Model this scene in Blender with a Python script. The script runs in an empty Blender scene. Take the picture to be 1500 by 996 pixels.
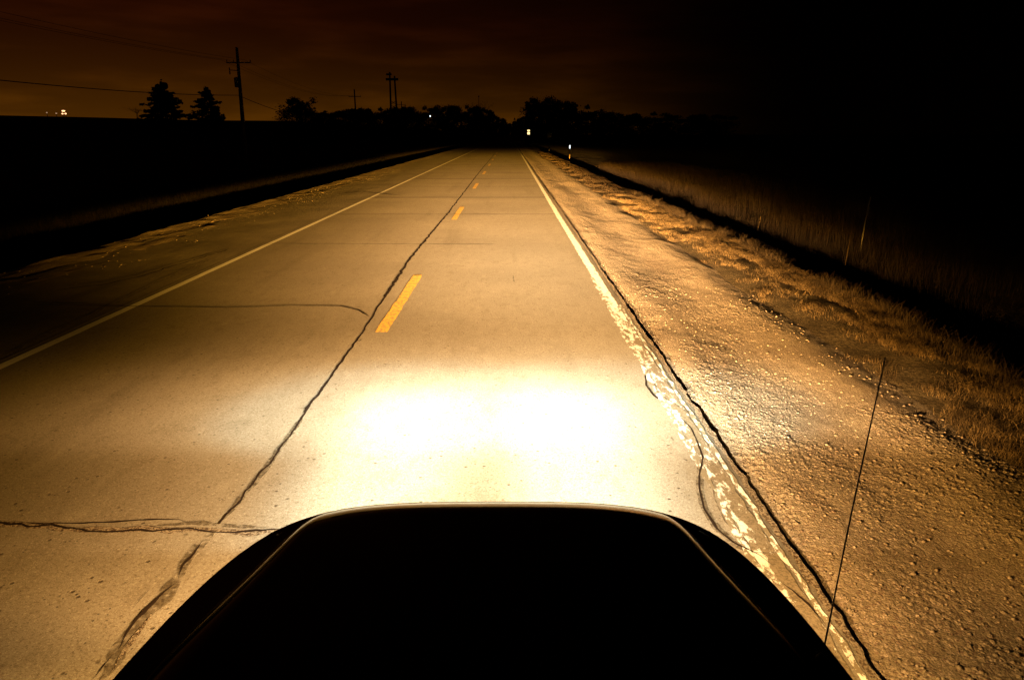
import bpy, math, random
import numpy as np
from mathutils import Vector
R = math.radians
rng = np.random.default_rng(7)
random.seed(7)
scene = bpy.context.scene
col = scene.collection

# ------------------------------------------------------------------ camera
H, PITCH, YAW, F = 2.46, R(16.75), R(0.23), 1000.0 / 1500.0
cam_d = bpy.data.cameras.new('camera')
cam = bpy.data.objects.new('camera', cam_d)
col.objects.link(cam)
cam_d.sensor_width = 36.0
cam_d.lens = 24.0
cam_d.clip_start = 0.05
cam_d.clip_end = 9000
cam.location = (0, 0, H)
cam.rotation_euler = (R(90) - PITCH, 0, -YAW)
scene.camera = cam

def ray(px, py):
    d = Vector(((px - 750) / 1000.0, 1.0, (498 - py) / 1000.0))
    c, s = math.cos(PITCH), math.sin(PITCH)
    d = Vector((d.x, d.y * c + d.z * s, -d.y * s + d.z * c))
    c, s = math.cos(-YAW), math.sin(-YAW)
    return Vector((d.x * c - d.y * s, d.x * s + d.y * c, d.z))

def G(px, py, z=0.0):
    """where a measured line of sight meets the level z (survey helper for cracks and trees)"""
    d = ray(px, py)
    t = (z - H) / d.z
    return (d.x * t, d.y * t)

def at_dist(px, Y):
    d = ray(px, 197)
    return d.x / d.y * Y

def z_at(py, Y):
    d = ray(746, py)
    return H + d.z / d.y * Y

# ------------------------------------------------------------------ helpers
def tag(o, label=None, cat=None, group=None, kind=None):
    if label: o['label'] = label
    if cat: o['category'] = cat
    if group: o['group'] = group
    if kind: o['kind'] = kind
    return o

def empty(name, loc=(0, 0, 0), rz=0.0):
    o = bpy.data.objects.new(name, None)
    o.empty_display_size = 0.3
    o.location = loc
    o.rotation_euler = (0, 0, rz)
    col.objects.link(o)
    return o

def mesh_np(name, verts, faces, mat=None, parent=None, smooth=False):
    """verts (n,3) array; faces either (m,k) int array or list of tuples"""
    me = bpy.data.meshes.new(name)
    verts = np.asarray(verts, dtype=np.float32).reshape(-1, 3)
    if isinstance(faces, np.ndarray):
        m, k = faces.shape
        me.vertices.add(len(verts))
        me.vertices.foreach_set('co', verts.ravel())
        me.loops.add(m * k)
        me.loops.foreach_set('vertex_index', faces.astype(np.int32).ravel())
        me.polygons.add(m)
        me.polygons.foreach_set('loop_start', np.arange(0, m * k, k, dtype=np.int32))
        me.polygons.foreach_set('loop_total', np.full(m, k, dtype=np.int32))
        me.update(calc_edges=True)
    else:
        me.from_pydata([tuple(map(float, v)) for v in verts], [], [tuple(int(i) for i in f) for f in faces])
        me.update()
    if smooth:
        me.polygons.foreach_set('use_smooth', np.ones(len(me.polygons), dtype=bool))
    if mat: me.materials.append(mat)
    o = bpy.data.objects.new(name, me)
    col.objects.link(o)
    if parent: o.parent = parent
    return o

def grid_faces(nr, nc):
    i = np.arange(nr - 1)[:, None] * nc + np.arange(nc - 1)[None, :]
    i = i.ravel()
    return np.stack([i, i + 1, i + nc + 1, i + nc], axis=1)

class MB:
    def __init__(s): s.v, s.f = [], []
    def add(s, vs, fs):
        b = len(s.v)
        s.v += [tuple(v) for v in vs]
        s.f += [tuple(i + b for i in f) for f in fs]
    def box(s, x0, x1, y0, y1, z0, z1):
        s.add([(x0,y0,z0),(x1,y0,z0),(x1,y1,z0),(x0,y1,z0),(x0,y0,z1),(x1,y0,z1),(x1,y1,z1),(x0,y1,z1)],
              [(0,3,2,1),(4,5,6,7),(0,1,5,4),(1,2,6,5),(2,3,7,6),(3,0,4,7)])
    def tube(s, pts, rad, n=8, cap=True):
        pts = [Vector(p) for p in pts]
        if not hasattr(rad, '__len__'): rad = [rad] * len(pts)
        vs, fs = [], []
        for i, p in enumerate(pts):
            a = pts[max(i - 1, 0)]; b = pts[min(i + 1, len(pts) - 1)]
            t = (b - a).normalized()
            u = t.cross(Vector((0, 0, 1)) if abs(t.z) < 0.9 else Vector((1, 0, 0))).normalized()
            w = t.cross(u)
            for k in range(n):
                ang = 2 * math.pi * k / n
                vs.append(p + (u * math.cos(ang) + w * math.sin(ang)) * rad[i])
        for i in range(len(pts) - 1):
            for k in range(n):
                k2 = (k + 1) % n
                fs.append((i*n+k, i*n+k2, (i+1)*n+k2, (i+1)*n+k))
        if cap:
            fs.append(tuple(range(n))[::-1]); fs.append(tuple((len(pts)-1)*n + k for k in range(n)))
        s.add(vs, fs)
    def lathe_x(s, cx, cy, cz, prof, n=32):
        """profile [(x offset, radius)] turned about an axle along x"""
        vs, fs = [], []
        for dx, r in prof:
            for k in range(n):
                a = 2 * math.pi * k / n
                vs.append((cx + dx, cy + r * math.cos(a), cz + r * math.sin(a)))
        m = len(prof)
        for i in range(m - 1):
            for k in range(n):
                k2 = (k + 1) % n
                fs.append((i*n+k, i*n+k2, (i+1)*n+k2, (i+1)*n+k))
        s.add(vs, fs)
    def build(s, name, mat, parent=None, smooth=False):
        return mesh_np(name, s.v, s.f, mat, parent, smooth)

# value noise in numpy -----------------------------------------------------
def _hash(ix, iy, seed):
    h = (ix.astype(np.int64) * 374761393 + iy.astype(np.int64) * 668265263 + seed * 1442695041) & 0xFFFFFFFF
    h = ((h ^ (h >> 13)) * 1274126177) & 0xFFFFFFFF
    h = h ^ (h >> 16)
    return (h & 0xFFFFFF) / float(0xFFFFFF)

def noise(x, y, seed=0):
    x = np.asarray(x, float); y = np.asarray(y, float)
    ix, iy = np.floor(x), np.floor(y)
    fx, fy = x - ix, y - iy
    fx = fx * fx * (3 - 2 * fx); fy = fy * fy * (3 - 2 * fy)
    a = _hash(ix, iy, seed); b = _hash(ix + 1, iy, seed)
    c = _hash(ix, iy + 1, seed); d = _hash(ix + 1, iy + 1, seed)
    return (a * (1 - fx) + b * fx) * (1 - fy) + (c * (1 - fx) + d * fx) * fy

def fbm(x, y, oct=4, seed=0):
    s, a, t = 0, 0.5, 0
    for o in range(oct):
        s = s + a * noise(x * 2**o, y * 2**o, seed + o * 17); t += a; a *= 0.5
    return s / t

def cell(x, y, seed=0):
    """pebble field: rounded bumps of random height, one per jittered cell"""
    x = np.asarray(x, float); y = np.asarray(y, float)
    ix, iy = np.floor(x), np.floor(y)
    best = np.zeros_like(x)
    for dx in (-1, 0, 1):
        for dy in (-1, 0, 1):
            cx, cy = ix + dx, iy + dy
            px = cx + _hash(cx, cy, seed); py = cy + _hash(cx, cy, seed + 5)
            r = 0.22 + 0.42 * _hash(cx, cy, seed + 9) ** 2
            hgt = 0.3 + 0.7 * _hash(cx, cy, seed + 13)
            d2 = ((x - px) ** 2 + (y - py) ** 2) / (r * r)
            best = np.maximum(best, np.sqrt(np.clip(1 - d2, 0, 1)) * r * hgt)
    return best

def sst(a, b, x):
    t = np.clip((np.asarray(x, float) - a) / (b - a), 0, 1)
    return t * t * (3 - 2 * t)

# ------------------------------------------------------------------ shader expression helper
class E:
    def __init__(s, nt, sock): s.nt, s.s = nt, sock
    def _m(s, op, b=None, c=None, clamp=False):
        n = s.nt.nodes.new('ShaderNodeMath'); n.operation = op; n.use_clamp = clamp
        for i, q in enumerate((s, b, c)):
            if q is None: continue
            if isinstance(q, E): s.nt.links.new(q.s, n.inputs[i])
            else: n.inputs[i].default_value = q
        return E(s.nt, n.outputs[0])
    def __add__(s, o): return s._m('ADD', o)
    __radd__ = __add__
    def __mul__(s, o): return s._m('MULTIPLY', o)
    __rmul__ = __mul__
    def __sub__(s, o): return s._m('SUBTRACT', o)
    def __rsub__(s, o): return (s * -1.0) + o
    def __truediv__(s, o): return s._m('DIVIDE', o)
    def __pow__(s, o): return s._m('POWER', o)
    def exp(s): return s._m('EXPONENT')
    def abs(s): return s._m('ABSOLUTE')
    def max(s, o): return s._m('MAXIMUM', o)
    def min(s, o): return s._m('MINIMUM', o)
    def clamp(s): return s._m('ADD', 0.0, clamp=True)
    def sqrt(s): return s._m('SQRT')
    def step(s, a, b):
        n = s.nt.nodes.new('ShaderNodeMapRange'); n.interpolation_type = 'SMOOTHSTEP'
        s.nt.links.new(s.s, n.inputs['Value'])
        if a < b:
            n.inputs['From Min'].default_value = a; n.inputs['From Max'].default_value = b
            n.inputs['To Min'].default_value = 0; n.inputs['To Max'].default_value = 1
        else:
            n.inputs['From Min'].default_value = b; n.inputs['From Max'].default_value = a
            n.inputs['To Min'].default_value = 1; n.inputs['To Max'].default_value = 0
        return E(s.nt, n.outputs['Result'])

def gauss(e, c, sig):
    q = (e - c) * (1.0 / sig)
    return ((q * q) * -0.5).exp()

def curve(e, pts, xmin, xmax, ymax):
    n = e.nt.nodes.new('ShaderNodeFloatCurve')
    cm = n.mapping
    c = cm.curves[0]
    pts = [((x - xmin) / (xmax - xmin), y / ymax) for x, y in pts]
    while len(c.points) < len(pts): c.points.new(0.5, 0.5)
    for p, (x, y) in zip(c.points, pts):
        p.location = (x, y); p.handle_type = 'AUTO_CLAMPED'
    cm.update()
    t = (e - xmin) * (1.0 / (xmax - xmin))
    e.nt.links.new(t.clamp().s, n.inputs['Value'])
    return E(e.nt, n.outputs['Value']) * ymax

class Mat:
    def __init__(s, name, rough=0.9, spec=0.2):
        s.m = bpy.data.materials.new(name); s.m.use_nodes = True
        s.nt = s.m.node_tree; s.b = s.nt.nodes['Principled BSDF']
        s.b.inputs['Roughness'].default_value = rough
        s.b.inputs['Specular IOR Level'].default_value = spec
        s.geo = s.nt.nodes.new('ShaderNodeNewGeometry')
    def node(s, t): return s.nt.nodes.new(t)
    def xyz(s):
        n = s.node('ShaderNodeSeparateXYZ'); s.nt.links.new(s.geo.outputs['Position'], n.inputs[0])
        return [E(s.nt, n.outputs[i]) for i in range(3)]
    def noise(s, scale, detail=3, rough=0.5, vec=None, stretch=None, dist=0):
        n = s.node('ShaderNodeTexNoise'); n.inputs['Scale'].default_value = scale
        n.inputs['Detail'].default_value = detail; n.inputs['Roughness'].default_value = rough
        n.inputs['Distortion'].default_value = dist
        src = s.geo.outputs['Position']
        if stretch:
            v = s.node('ShaderNodeVectorMath'); v.operation = 'MULTIPLY'
            s.nt.links.new(src, v.inputs[0]); v.inputs[1].default_value = stretch; src = v.outputs[0]
        s.nt.links.new(src, n.inputs['Vector'])
        return E(s.nt, n.outputs['Fac'])
    def voro(s, scale, rand=1.0, feat='F1', out='Distance'):
        n = s.node('ShaderNodeTexVoronoi'); n.feature = feat; n.inputs['Scale'].default_value = scale
        n.inputs['Randomness'].default_value = rand
        s.nt.links.new(s.geo.outputs['Position'], n.inputs['Vector'])
        return E(s.nt, n.outputs[out])
    def mix(s, fac, a, b):
        n = s.node('ShaderNodeMix'); n.data_type = 'RGBA'
        if isinstance(fac, E): s.nt.links.new(fac.s, n.inputs[0])
        else: n.inputs[0].default_value = fac
        for i, q in ((6, a), (7, b)):
            if isinstance(q, tuple): n.inputs[i].default_value = (*q, 1)
            else: s.nt.links.new(q, n.inputs[i])
        return n.outputs[2]
    def color(s, c):
        if isinstance(c, tuple): s.b.inputs['Base Color'].default_value = (*c, 1)
        else: s.nt.links.new(c, s.b.inputs['Base Color'])
        return s
    def bump(s, h, dist=0.01, strength=1.0):
        n = s.node('ShaderNodeBump'); n.inputs['Distance'].default_value = dist
        n.inputs['Strength'].default_value = strength
        s.nt.links.new(h.s, n.inputs['Height']); s.nt.links.new(n.outputs[0], s.b.inputs['Normal'])
        return s

def simple(name, c, rough=0.8, spec=0.3, metal=0.0, emit=None, strength=0.0):
    M = Mat(name, rough, spec); M.color(c); M.b.inputs['Metallic'].default_value = metal
    if emit:
        M.b.inputs['Emission Color'].default_value = (*emit, 1)
        M.b.inputs['Emission Strength'].default_value = strength
    return M.m

# ------------------------------------------------------------------ materials
def concrete_mat():
    M = Mat('concrete', 0.85, 0.25)
    x, y, z = M.xyz()
    c = M.mix(M.noise(0.35, 4).step(0.3, 0.72), (0.195, 0.178, 0.150), (0.25, 0.232, 0.195))
    # long tyre-worn bands and blotches of age
    c = M.mix(M.noise(1.0, 4, 0.6, stretch=(1.6, 0.10, 1)).step(0.52, 0.75) * 0.6, c, (0.14, 0.122, 0.095))
    c = M.mix(M.noise(2.3, 5, 0.7, dist=0.4).step(0.56, 0.72) * 0.5, c, (0.135, 0.112, 0.08))
    c = M.mix(M.noise(7.0, 4, 0.7, stretch=(1, 0.45, 1)).step(0.50, 0.66) * 0.35, c, (0.13, 0.108, 0.078))
    c = M.mix(M.noise(5.0, 4, 0.7, stretch=(1, 0.5, 1)).step(0.54, 0.70) * 0.30, c, (0.33, 0.31, 0.265))
    # aggregate grains
    grain = M.noise(150, 2, 0.7)
    c = M.mix(grain.step(0.30, 0.46), M.mix(0.7, c, (0.10, 0.08, 0.055)), c)
    c = M.mix(grain.step(0.60, 0.72) * 0.6, c, (0.48, 0.46, 0.41))
    g2 = M.noise(62, 3, 0.8)
    c = M.mix(g2.step(0.40, 0.50), M.mix(0.55, c, (0.13, 0.10, 0.065)), c)
    c = M.mix(M.noise(34, 3, 0.85).step(0.46, 0.36) * 0.65, c, (0.10, 0.075, 0.048))
    c = M.mix(M.noise(44, 2, 0.8, dist=0.3).step(0.58, 0.66) * 0.5, c, (0.36, 0.34, 0.30))
    # scattered popouts: small dark pits
    v = M.voro(9.0); pick = M.voro(9.0, out='Color')
    pits = v.step(0.14, 0.07) * M.noise(3.1, 2).step(0.42, 0.52)
    c = M.mix(pits * 0.85, c, (0.06, 0.045, 0.03))
    v2 = M.voro(22.0).step(0.17, 0.09) * M.noise(5.0, 2).step(0.46, 0.58)
    c = M.mix(v2 * 0.7, c, (0.02, 0.015, 0.012))
    M.color(c)
    h = g2 * 0.6 + grain * 0.35 + M.noise(14, 3) * 0.5 - (pits + v2 * 0.5) * 0.9
    M.bump(h, 0.0045, 0.85)
    return M.m

def asphalt_mat():
    M = Mat('shoulder_asphalt', 0.9, 0.25)
    c = M.mix(M.noise(0.6, 5, 0.6).step(0.3, 0.7), (0.13, 0.115, 0.092), (0.20, 0.18, 0.145))
    c = M.mix(M.noise(1.2, 4, 0.6, stretch=(1.0, 0.12, 1)).step(0.5, 0.7) * 0.5, c, (0.085, 0.075, 0.06))
    g = M.noise(90, 2, 0.7)
    c = M.mix(g.step(0.33, 0.48), (0.05, 0.042, 0.033), c)
    c = M.mix(M.voro(7).step(0.09, 0.05) * M.noise(1.5, 2).step(0.5, 0.6), c, (0.42, 0.38, 0.3))
    M.color(c); M.bump(g + M.noise(30, 3) * 0.6, 0.006, 0.8)
    return M.m

def gravel_mat():
    M = Mat('gravel', 0.9, 0.25)
    c = M.mix(M.noise(1.1, 5, 0.6).step(0.3, 0.7), (0.165, 0.135, 0.095), (0.26, 0.22, 0.16))
    c = M.mix(M.noise(1.5, 5, 0.65, stretch=(1.3, 0.25, 1)).step(0.5, 0.68) * 0.5, c, (0.115, 0.085, 0.052))
    v = M.node('ShaderNodeTexVoronoi'); v.inputs['Scale'].default_value = 75
    M.nt.links.new(M.geo.outputs['Position'], v.inputs['Vector'])
    sep = M.node('ShaderNodeSeparateColor'); M.nt.links.new(v.outputs['Color'], sep.inputs[0])
    r = E(M.nt, sep.outputs[0])
    c = M.mix(r.step(0.72, 0.9) * 0.6, c, (0.34, 0.28, 0.24))
    c = M.mix(r.step(0.22, 0.05) * 0.65, c, (0.10, 0.055, 0.045))
    c = M.mix(M.noise(140, 2, 0.7).step(0.32, 0.5), (0.10, 0.07, 0.045), c)
    pit = M.voro(46).step(0.16, 0.08) * M.noise(7, 3, 0.7).step(0.44, 0.58)
    c = M.mix(pit * 0.85, c, (0.028, 0.016, 0.010))
    pit2 = M.voro(110).step(0.20, 0.10) * M.noise(12, 3, 0.7).step(0.44, 0.58)
    c = M.mix(pit2 * 0.6, c, (0.04, 0.024, 0.014))
    M.color(c)
    d = E(M.nt, v.outputs['Distance'])
    M.bump(M.noise(90, 3, 0.75) * 1.0 - d * 0.7 + M.noise(28, 4, 0.7) * 0.5 - pit * 1.0, 0.009, 0.85)
    return M.m

def dirt_mat():
    M = Mat('field_soil', 0.95, 0.1)
    c = M.mix(M.noise(0.8, 5, 0.6).step(0.3, 0.7), (0.008, 0.005, 0.003), (0.020, 0.013, 0.007))
    x, y, z = M.xyz()
    c = M.mix(x.step(2.5, 3.4) * x.step(7.0, 5.6), c, M.mix(M.noise(3, 4).step(0.35, 0.65), (0.085, 0.066, 0.04), (0.15, 0.12, 0.075)))
    c = M.mix(M.noise(18, 4, 0.7).step(0.35, 0.6), (0.035, 0.026, 0.015), c)
    M.color(c); M.bump(M.noise(16, 5, 0.7), 0.05, 1.0)
    return M.m

def worn_line_mat():
    M = Mat('worn_white_paint', 0.7, 0.3)
    x, y, z = M.xyz()
    n = M.noise(8.0, 6, 0.7, stretch=(1.6, 0.6, 1)); f = M.noise(60, 3, 0.7)
    mid = gauss(x, 1.60, 0.045) * y.step(12, 4)
    worn = (n * 0.75 + f * 0.25 + mid * 0.09 - y.step(6, 14) * 0.085).step(0.490, 0.515)
    c = M.mix(f.step(0.3, 0.6), (0.52, 0.52, 0.51), (0.70, 0.72, 0.73))
    c = M.mix(worn, c, M.mix(f.step(0.35, 0.6), (0.10, 0.082, 0.055), (0.20, 0.17, 0.125)))
    M.color(c); M.bump(f - worn * 0.8, 0.005, 0.8)
    return M.m

def paint_mat(name, base, under, wear_lo, wear_hi, blotch=6.0):
    M = Mat(name, 0.7, 0.3)
    n = M.noise(blotch, 5, 0.65, stretch=(2.0, 0.8, 1))
    f = M.noise(70, 3, 0.7)
    worn = (n * 0.75 + f * 0.25).step(wear_lo, wear_hi)
    c = M.mix(f.step(0.3, 0.6), tuple(v * 0.75 for v in base), base)
    c = M.mix(worn, c, under)
    M.color(c); M.bump(f - worn * 0.6, 0.003, 0.7)
    return M.m

def grass_mat(name, a, b, c3):
    M = Mat(name, 0.8, 0.15)
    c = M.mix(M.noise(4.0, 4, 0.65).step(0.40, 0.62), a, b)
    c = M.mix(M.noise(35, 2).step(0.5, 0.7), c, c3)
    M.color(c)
    return M.m

m_conc = concrete_mat(); m_asph = asphalt_mat(); m_grav = gravel_mat(); m_dirt = dirt_mat()
m_crack = simple('crack_filler', (0.018, 0.012, 0.009), 0.95, 0.05)
def stain_mat():
    M = Mat('tar_stain', 0.8, 0.15)
    M.color(M.mix(M.noise(40, 3, 0.7).step(0.35, 0.6), (0.055, 0.042, 0.028), (0.12, 0.10, 0.07)))
    a = (M.noise(26, 5, 0.7) * 0.6 + M.noise(7, 3, 0.6) * 0.4).step(0.40, 0.60) * 0.85
    M.nt.links.new(a.s, M.b.inputs['Alpha'])
    return M.m
m_stain = stain_mat()
m_spall = Mat('broken_concrete', 0.95, 0.1)
m_spall.color(m_spall.mix(m_spall.noise(60, 3, 0.7).step(0.42, 0.58), (0.07, 0.05, 0.035), (0.26, 0.22, 0.17)))
m_spall.bump(m_spall.noise(60, 4, 0.7), 0.02, 1.0); m_spall = m_spall.m
m_white = paint_mat('white_line_paint', (0.84, 0.86, 0.88), (0.42, 0.40, 0.35), 0.58, 0.70)
m_wworn = worn_line_mat()
m_chip = paint_mat('chipped_white_paint', (0.72, 0.74, 0.76), (0.18, 0.155, 0.11), 0.475, 0.51, 9.0)
m_yell = paint_mat('yellow_line_paint', (0.72, 0.45, 0.08), (0.30, 0.22, 0.10), 0.44, 0.60, 12.0)
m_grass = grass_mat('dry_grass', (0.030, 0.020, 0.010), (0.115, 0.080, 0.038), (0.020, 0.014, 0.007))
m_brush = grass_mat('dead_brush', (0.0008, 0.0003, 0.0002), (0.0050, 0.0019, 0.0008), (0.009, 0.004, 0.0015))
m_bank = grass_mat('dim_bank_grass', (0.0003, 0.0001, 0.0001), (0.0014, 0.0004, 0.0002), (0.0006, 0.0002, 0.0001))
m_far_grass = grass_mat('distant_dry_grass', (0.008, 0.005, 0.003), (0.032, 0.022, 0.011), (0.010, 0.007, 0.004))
m_leaf = grass_mat('dark_foliage', (0.035, 0.045, 0.02), (0.05, 0.055, 0.025), (0.03, 0.035, 0.018))
m_bark = simple('bark', (0.06, 0.045, 0.03))
m_pole = simple('weathered_pole_wood', (0.07, 0.05, 0.035))
m_steel = simple('galvanised_steel', (0.05, 0.048, 0.045), 0.5, 0.5, 0.7)
m_wire = simple('black_cable', (0.02, 0.015, 0.012), 0.7)

# ------------------------------------------------------------------ ground
def ground_z(x, y):
    x = np.asarray(x, float); y = np.asarray(y, float)
    z = np.full_like(x + y, -0.07)
    n = fbm(x * 0.8, y * 0.35, 4, 3) - 0.5
    # right: verge, ditch, bank
    z = z + 0.012 - 0.09 * sst(4.6, 5.8, x) - 0.85 * sst(5.6, 6.9, x + n * 0.5) + 0.55 * sst(7.1, 8.6, x + n * 0.4) + 0.35 * sst(10, 22, x)
    # left: ditch and bank
    z = z - 1.05 * sst(9.5, 11.6, -x + n * 0.6) + 0.95 * sst(12.5, 15.5, -x)
    # rise with the fields on the left
    hill = sst(90, 255, y) * sst(34, 75, -x)
    z = z + hill * (7.0 + 1.8 * sst(80, 190, -x) + 0.5 * (fbm(x / 60, y / 60, 3, 9) - 0.5))
    off = sst(4.0, 6.0, np.abs(x + 2.0) - 3.5)
    z = z + n * 0.16 * off
    z = z + 0.05 * (fbm(x * 3, y * 3, 3, 5) - 0.5) * sst(3.9, 4.6, x) * (1 - sst(30, 60, y))
    return z

def ygrid(y0, y1, d0, growth):
    ys = [y0]
    while ys[-1] < y1:
        ys.append(ys[-1] + d0 + max(0, ys[-1]) ** 1.6 * growth)
    return np.array(ys)

xs = np.concatenate([[-3000, -1800, -1000, -600], np.arange(-400, -60, 12.0), np.arange(-60, -20, 3.0), np.arange(-20, -8.5, 0.4),
                     [-8, -6, -3, 0, 1.5], np.arange(3.0, 12, 0.12), np.arange(12, 24, 1.0), np.arange(24, 100, 8), [160, 300, 600, 1000, 1800, 3000]])
ys = np.concatenate([[-300, -100, -40, -15, -5, 0, 2, 4], ygrid(5, 120, 0.10, 0.0012), np.arange(125, 400, 8.0), [430, 500, 700, 1000, 1500, 2200, 3500]])
X, Y = np.meshgrid(xs, ys)
Z = ground_z(X, Y)
Z = np.where((X > -9.0) & (X < 3.8), -0.2, Z)
g = mesh_np('ground', np.stack([X, Y, Z], -1), grid_faces(len(ys), len(xs)), m_dirt, smooth=True)
tag(g, 'dark grassy field and ditches either side of the night road', 'ground', kind='structure')

# ------------------------------------------------------------------ road slab
X_L, X_R = -5.80, 1.76
ys = np.concatenate([[-12, -6, 0], ygrid(1.5, 1250, 0.028, 0.0011)])
edge_r = X_R + 0.022 * (fbm(ys * 11, ys * 0, 3, 23) - 0.5) + 0.035 * (fbm(ys * 2.3, ys * 0, 4, 21) - 0.5) + 0.02 * (noise(ys * 0.6, ys * 0, 25) - 0.5)
base = np.linspace(0, 1, 40)
rows = X_L + (edge_r[:, None] - 0.02 - X_L) * base[None, :]
Yg = np.repeat(ys[:, None], 40, 1)
Zg = 0.006 * (fbm(rows * 0.7, Yg * 0.5, 3, 31) - 0.5)
Zg[:, 0] = 0
# rounded broken arris then the drop to the gravel
e1 = edge_r; 
rows = np.concatenate([rows, e1[:, None], (e1 + 0.006)[:, None]], 1)
Yg = np.repeat(ys[:, None], 42, 1)
Zg = np.concatenate([Zg, np.full((len(ys), 1), -0.012), np.full((len(ys), 1), -0.12)], 1)
road = mesh_np('road', np.stack([rows, Yg, Zg], -1), grid_faces(len(ys), 42), m_conc, smooth=False)
tag(road, 'worn two lane concrete road running straight to the horizon', 'road', kind='structure')

# left paved shoulder and its dirt edge
ys2 = np.concatenate([[-12, -4], ygrid(2, 1250, 0.12, 0.0015)])
t = np.linspace(0, 1, 24)
el = -8.75 + 0.5 * (fbm(ys2 * 0.35, ys2 * 0, 4, 41) - 0.5)
rows = X_L - 0.004 + (el[:, None] - X_L) * t[None, :]
Yg = np.repeat(ys2[:, None], 24, 1)
Zg = -0.004 - 0.02 * t[None, :] + 0.02 * (fbm(rows, Yg * 0.6, 3, 43) - 0.5) * np.minimum(1, t * 6)[None, :]
sh = mesh_np('shoulder', np.stack([rows, Yg, Zg], -1), grid_faces(len(ys2), 24), m_asph, smooth=True)
tag(sh, 'dark paved shoulder left of the solid white line', 'shoulder', kind='structure')
xs3 = np.arange(-10.6, -8.2, 0.06)
ys3 = ygrid(5, 400, 0.10, 0.0012)
X, Y = np.meshgrid(xs3, ys3)
Z = -0.035 + 0.07 * (fbm(X * 2.5, Y * 1.6, 4, 51) - 0.35) - 0.35 * sst(9.5, 10.5, -X)
sd = mesh_np('gravel_verge', np.stack([X, Y, Z], -1), grid_faces(len(ys3), len(xs3)), m_grav, smooth=True)
tag(sd, 'thin strip of loose gravel and dirt along the left shoulder', 'verge', kind='structure')

# right gravel shoulder: real relief, so the low headlamps rake it
def gravel_z(x, y):
    big = fbm(x * 1.3, y * 0.45, 4, 61) - 0.5
    rut = 0.018 * np.sin((x - 1.7) * 4.2 + 2.2 * (fbm(y * 0.12, y * 0, 3, 67) - 0.5)) 
    peb = cell(x * 42, y * 42, 71) * (1 / 42.0) * 1.0 + cell(x * 20 + 3.3, y * 20, 79) * (1 / 20.0) * 0.36 * (noise(x * 2.2, y * 2.2, 81) > 0.42)
    fine = 0.006 * (fbm(x * 30, y * 30, 3, 73) - 0.5)
    med = 0.010 * (fbm(x * 6.5, y * 5.0, 3, 75) - 0.5)
    patch = 0.25 + 1.25 * sst(0.35, 0.65, fbm(x * 1.7, y * 0.9, 3, 77))
    z = -0.045 + 0.045 * big + rut + med + peb * 0.50 * patch + fine * 0.7 * patch
    z = z - (0.004 + 0.05 * sst(0.35, 0.7, fbm(y * 1.9, y * 0, 4, 85))) * (1 - sst(0.0, 0.10 + 0.10 * noise(y * 3, y * 0, 86), x - 1.74)) + 0.012 * sst(0.08, 0.3, x - 1.74)
    z = z - 0.13 * sst(3.5 + 0.5 * (fbm(y * 0.5, y * 0, 3, 83) - 0.5), 5.4, x)
    return z
xs4 = np.concatenate([np.arange(1.70, 4.0, 0.0085), np.arange(4.0, 5.4, 0.03)])
ys4 = []
y = 2.1
while y < 420:
    ys4.append(y); y += 0.0085 + max(0, y - 3) ** 1.9 * 0.00045
ys4 = np.array([-10, -4, 0, 1.5] + ys4)
print('gravel grid', len(xs4), len(ys4))
X, Y = np.meshgrid(xs4, ys4)
Z = gravel_z(X, Y)
gs = mesh_np('gravel_shoulder', np.stack([X, Y, Z], -1), grid_faces(len(ys4), len(xs4)), m_grav, smooth=True)
tag(gs, 'bumpy pale gravel shoulder right of the broken pavement edge', 'shoulder', kind='structure')

# loose stones on the gravel (uncountable)
ico = [(0,0,1),(0.9,0,0.3),(0.28,0.85,0.35),(-0.72,0.53,0.3),(-0.72,-0.53,0.35),(0.28,-0.85,0.3),(0,0,-0.4)]
icf = [(0,1,2),(0,2,3),(0,3,4),(0,4,5),(0,5,1),(6,2,1),(6,3,2),(6,4,3),(6,5,4),(6,1,5)]
ico = np.array(ico); icf = np.array(icf)
def stones(name, n, xf, yf, zf, s0, s1, mat, label):
    x = xf(n); y = yf(n); s = s0 + (s1 - s0) * rng.random(n) ** 3
    z = zf(x, y)
    V = ico[None] * (0.7 + 0.6 * rng.random((n, 7, 1)))
    a = rng.random(n) * 6.283
    ca, sa = np.cos(a)[:, None], np.sin(a)[:, None]
    st = 0.7 + 0.6 * rng.random((n, 1))
    vx = (V[..., 0] * ca - V[..., 1] * sa * st) * s[:, None] + x[:, None]
    vy = (V[..., 0] * sa + V[..., 1] * ca * st) * s[:, None] + y[:, None]
    vz = V[..., 2] * s[:, None] * 0.7 + z[:, None]
    F_ = icf[None] + (np.arange(n) * 7)[:, None, None]
    o = mesh_np(name, np.stack([vx, vy, vz], -1).reshape(-1, 3), F_.reshape(-1, 3), mat)
    tag(o, label, 'stones', kind='stuff')
    return o
stones('loose_stones', 6500, lambda n: 1.86 + 2.6 * rng.random(n), lambda n: 2.4 + 9 * rng.random(n) ** 3.2, lambda x, y: gravel_z(x, y) - 0.0015, 0.0035, 0.021, m_grav,
       'loose pebbles scattered over the right gravel shoulder')
stones('edge_rubble_stones', 2600, lambda n: 1.745 + 0.16 * rng.random(n) ** 1.6, lambda n: 2.2 + 14 * rng.random(n) ** 1.3, gravel_z, 0.004, 0.016, m_spall,
       'broken concrete crumbs lying along the pavement edge')
stones('roadside_pebbles', 3500, lambda n: -9.6 + 2.2 * rng.random(n) ** 0.5 - 0.1, lambda n: 8 + 45 * rng.random(n), lambda x, y: -0.03 + 0 * x, 0.006, 0.03, m_grav,
       'pebbles strewn along the edge of the left shoulder')

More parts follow.
